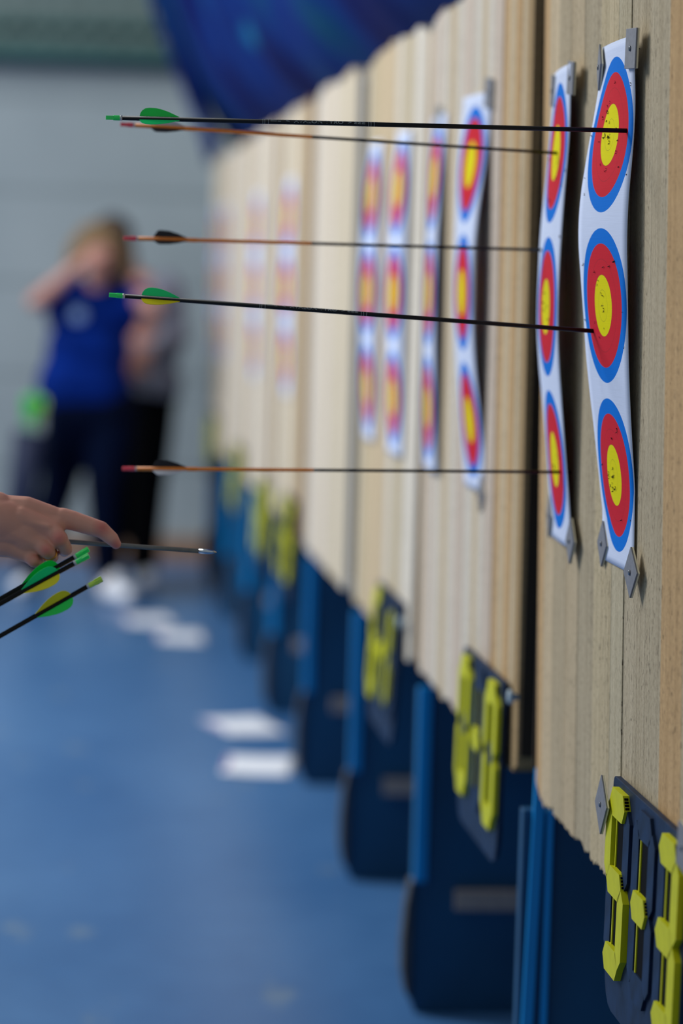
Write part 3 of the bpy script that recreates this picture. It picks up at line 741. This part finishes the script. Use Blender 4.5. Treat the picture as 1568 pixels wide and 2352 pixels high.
def head_caps(b, c, yaw=0):
    c = Vector(c); R = Matrix.Rotation(yaw, 3, 'Z')
    ellipsoid(b, c + R @ Vector((0, .01, .025)), (.074, .092, .088)); ellipsoid(b, c + R @ Vector((0, -.018, -.045)), (.056, .066, .068))
    ellipsoid(b, c + R @ Vector((0, -.050, -.085)), (.026, .028, .022))
    capsule(b, c + R @ Vector((0, -.086, .005)), c + R @ Vector((0, -.104, -.030)), .009, .014, 10)   # nose
    for s in (1, -1):
        ellipsoid(b, c + R @ Vector((s * .076, .008, -.012)), (.010, .020, .032), n=10)              # ears
        ellipsoid(b, c + R @ Vector((s * .032, -.074, .018)), (.024, .014, .010), n=10)              # brow
    ellipsoid(b, c + R @ Vector((0, -.082, -.058)), (.024, .010, .008), n=10)                        # lips
def eyes(root, c, o):
    for s in (1, -1):
        b = MB(); ellipsoid(b, Vector(c) + Vector((s * .031, -.074, .002)) - o, (.012, .010, .010), n=10)
        b.build('eye', M['paper'], root)
def person_archer():
    o = Vector((.17, 12.6, 0))
    b = MB(); cc = lambda p, q, r0, r1: capsule(b, p, q, r0, r1)
    hd = (.185, 12.52, 1.540)
    # skin body: neck, torso core, arms
    head_caps(b, hd); cc((.18, 12.60, 1.36), (.183, 12.55, 1.46), .056, .052)
    cc((.14, 12.62, 1.0), (.17, 12.62, 1.28), .10, .11)
    # left arm in the photo: shoulder - elbow out - hand at the face
    cc((.01, 12.58, 1.36), (-.085, 12.46, 1.325), .045, .038); cc((-.085, 12.46, 1.325), (.11, 12.36, 1.50), .040, .027)
    hand_caps(b, (.11, 12.36, 1.50), (.7, .05, .45), (.2, .8, -.2), curl=.7)
    cc((.33, 12.58, 1.36), (.385, 12.33, 1.335), .045, .038); cc((.385, 12.33, 1.335), (.425, 12.09, 1.32), .038, .026)
    hand_caps(b, (.425, 12.09, 1.32), (.15, -1, 0), (-1, 0, 0), curl=1.1)
    for s, (kx, ky, ax, ay) in ((-1, (.03, 12.72, -.09, 12.86)), (1, (.235, 12.60, .235, 12.62))):
        cc((.17 + s * .075, 12.63, .88), (kx, ky, .50), .075, .052); cc((kx, ky, .50), (ax, ay, .10), .05, .035)
    body = fuse(b, 'person', M['skin'], None, .0075, 3, origin=o); body.location = o
    tag(body, 'standing person in blue polo shirt and navy trousers, one hand raised to face', 'person')
    eyes(body, hd, o)
    # hair: light brown, chin length, cap line darker on top
    b = MB(); ellipsoid(b, Vector(hd) + Vector((0, .030, .035)), (.118, .118, .108))
    for s in (1, -1): capsule(b, Vector(hd) + Vector((s * .095, .01, .03)), Vector(hd) + Vector((s * .120, .02, -.08)), .042, .036)
    capsule(b, Vector(hd) + Vector((-.05, .07, 0)), Vector(hd) + Vector((.05, .07, -.06)), .06, .06)
    capsule(b, Vector(hd) + Vector((-.06, -.055, .075)), Vector(hd) + Vector((.06, -.055, .075)), .026, .026)
    fuse(b, 'hair', plain('light_brown_hair', srgb(122, 98, 66), .6, var=.3, scale=40, mp=(6, 6, 1)), body, .008, 3, origin=o)
    # shirt
    b = MB(); cc = lambda p, q, r0, r1: capsule(b, p, q, r0, r1)
    cc((.09, 12.62, 1.28), (.24, 12.62, 1.28), .135, .135); cc((.10, 12.62, 1.12), (.20, 12.62, 1.12), .140, .140); cc((.08, 12.62, 1.00), (.19, 12.62, 1.00), .142, .142)
    cc((.065, 12.62, .955), (.20, 12.62, .955), .143, .143)
    cc((.03, 12.60, 1.35), (-.035, 12.52, 1.345), .075, .060); cc((.31, 12.60, 1.35), (.368, 12.42, 1.345), .075, .060); cc((.10, 12.62, 1.37), (.26, 12.62, 1.37), .07, .07)
    fuse(b, 'polo_shirt', plain('royal_blue_knit', srgb(0, 34, 112), .9, var=.25, scale=9, spec=.1), body, .009, 4, origin=o)
    b = MB(); ellipsoid(b, Vector((.10, 12.488, 1.27)) - o, (.036, .008, .034)); b.build('chest_badge', plain('pale_badge', srgb(120, 150, 200), .6), body)
    b = MB(); cc = lambda p, q, r0, r1: capsule(b, p, q, r0, r1)
    cc((.09, 12.63, .86), (.25, 12.63, .86), .135, .135); cc((.08, 12.63, .80), (.03, 12.70, .50), .125, .085); cc((.03, 12.70, .50), (-.09, 12.86, .09), .085, .062)
    cc((.25, 12.63, .80), (.235, 12.60, .50), .125, .09); cc((.235, 12.60, .50), (.235, 12.62, .13), .088, .050)
    fuse(b, 'trousers', plain('navy_trouser_cloth', srgb(0, 9, 34), .95, spec=.1, var=.3, scale=8), body, .009, 4, origin=o)
    for (x, y, sx) in ((-.10, 12.80, -.03), (.29, 12.50, .05)):
        b = MB(); capsule(b, (x - sx * .6, y + .12, .045), (x + sx, y - .07, .042), .045, .040); capsule(b, (x - sx * .6, y + .12, .06), (x, y + .10, .09), .042, .040)
        s0 = fuse(b, 'shoe', M['paper'], body, .008, 3, origin=o)
        for v in s0.data.vertices: v.co.z = max(v.co.z, .002)
    # quiver with green-fletched arrows hanging at the hip
    q = empty('quiver', (-.098, 12.42, .755), 'dark hip quiver with green arrow ends, left of the blue shirted person', 'quiver')
    b = MB(); b.lathe([(-.36, .055), (-.30, .062), (.0, .075), (.005, .066)], 20, axis='z'); qb = b.build('tube', plain('navy_quiver', srgb(12, 28, 62), .7), q)
    for dx, dy, c1 in ((-.03, 0, 'green'), (.02, .01, 'yellow'), (-.005, -.03, 'green')):
        b = MB()
        for a in range(3):
            t = a * 2.09; b.prism([(0, 0), (.05, .012), (.10, .030), (.13, .026), (.145, 0)], lambda p, r_, w_: (dx + r_ * math.cos(t) - w_ * math.sin(t), dy + r_ * math.sin(t) + w_ * math.cos(t), .02 + p), -.002, .002)
        b.lathe([(-.1, .004), (.19, .004)], 8, axis='z'); b.build('arrow_end', M['nock_lime' if c1 == 'yellow' else 'green'], q)
    q.rotation_euler = (0, .12, 0)
def person_back():
    o = Vector((.32, 13.15, 0)); b = MB(); cc = lambda p, q, r0, r1: capsule(b, p, q, r0, r1)
    hd = (.205, 13.12, 1.600)
    head_caps(b, hd); cc((.30, 13.18, 1.44), (.225, 13.15, 1.52), .058, .054); cc((.34, 13.18, 1.0), (.33, 13.18, 1.35), .12, .12)
    cc((.47, 13.16, 1.40), (.505, 13.12, 1.16), .046, .038); cc((.505, 13.12, 1.16), (.38, 12.97, 1.10), .038, .026); hand_caps(b, (.38, 12.97, 1.10), (-.7, -.1, -.25), (0, .8, -.3), curl=.9)
    cc((.17, 13.16, 1.40), (.14, 13.12, 1.16), .046, .038); cc((.14, 13.12, 1.16), (.24, 12.97, 1.03), .038, .026); hand_caps(b, (.24, 12.97, 1.03), (.7, -.1, .1), (0, .8, -.3), curl=.9)
    for s in (-1, 1): cc((.32 + s * .085, 13.2, .88), (.31 + s * .10, 13.18, .50), .07, .05); cc((.31 + s * .10, 13.18, .50), (.29 + s * .11, 13.2, .10), .05, .036)
    body = fuse(b, 'person', M['skin'], None, .0075, 3, origin=o); body.location = o + Vector((.05, 0, 0))
    tag(body, 'person in grey shirt and black trousers standing hidden behind the blue shirted one', 'person'); eyes(body, hd, o)
    b = MB(); ellipsoid(b, Vector(hd) + Vector((0, .03, .03)), (.098, .115, .100)); capsule(b, Vector(hd) + Vector((.05, .06, 0)), Vector(hd) + Vector((.07, .06, -.07)), .05, .045)
    fuse(b, 'hair', plain('dark_brown_hair', srgb(40, 36, 40), .6), body, .008, 3, origin=o)
    b = MB(); cc = lambda p, q, r0, r1: capsule(b, p, q, r0, r1)
    cc((.24, 13.18, 1.32), (.42, 13.18, 1.32), .13, .13); cc((.25, 13.18, 1.10), (.41, 13.18, 1.10), .125, .125); cc((.25, 13.18, .95), (.41, 13.18, .95), .13, .13)
    cc((.46, 13.17, 1.40), (.503, 13.13, 1.17), .070, .060); cc((.18, 13.17, 1.40), (.145, 13.13, 1.17), .07, .06); cc((.503, 13.12, 1.17), (.41, 13.00, 1.115), .058, .044); cc((.145, 13.12, 1.17), (.22, 12.99, 1.05), .058, .044)
    fuse(b, 'shirt', plain('grey_shirt_cloth', srgb(120, 124, 140), .85, var=.2, scale=6), body, .009, 4, origin=o)
    b = MB(); cc = lambda p, q, r0, r1: capsule(b, p, q, r0, r1)
    cc((.25, 13.19, .90), (.40, 13.19, .90), .135, .13)
    for s in (-1, 1): cc((.32 + s * .08, 13.19, .82), (.31 + s * .085, 13.18, .50), .115, .09); cc((.31 + s * .085, 13.18, .50), (.30 + s * .08, 13.2, .10), .088, .070)
    fuse(b, 'trousers', plain('black_trouser_cloth', srgb(4, 5, 8), .95, spec=.1), body, .009, 4, origin=o)
    for s in (-1, 1):
        b = MB(); capsule(b, (.30 + s * .09, 13.24, .045), (.30 + s * .11, 13.05, .042), .045, .04)
        s0 = fuse(b, 'shoe', M['paper'], body, .008, 3, origin=o)
        for v in s0.data.vertices: v.co.z = max(v.co.z, .002)
person_archer()
person_back()
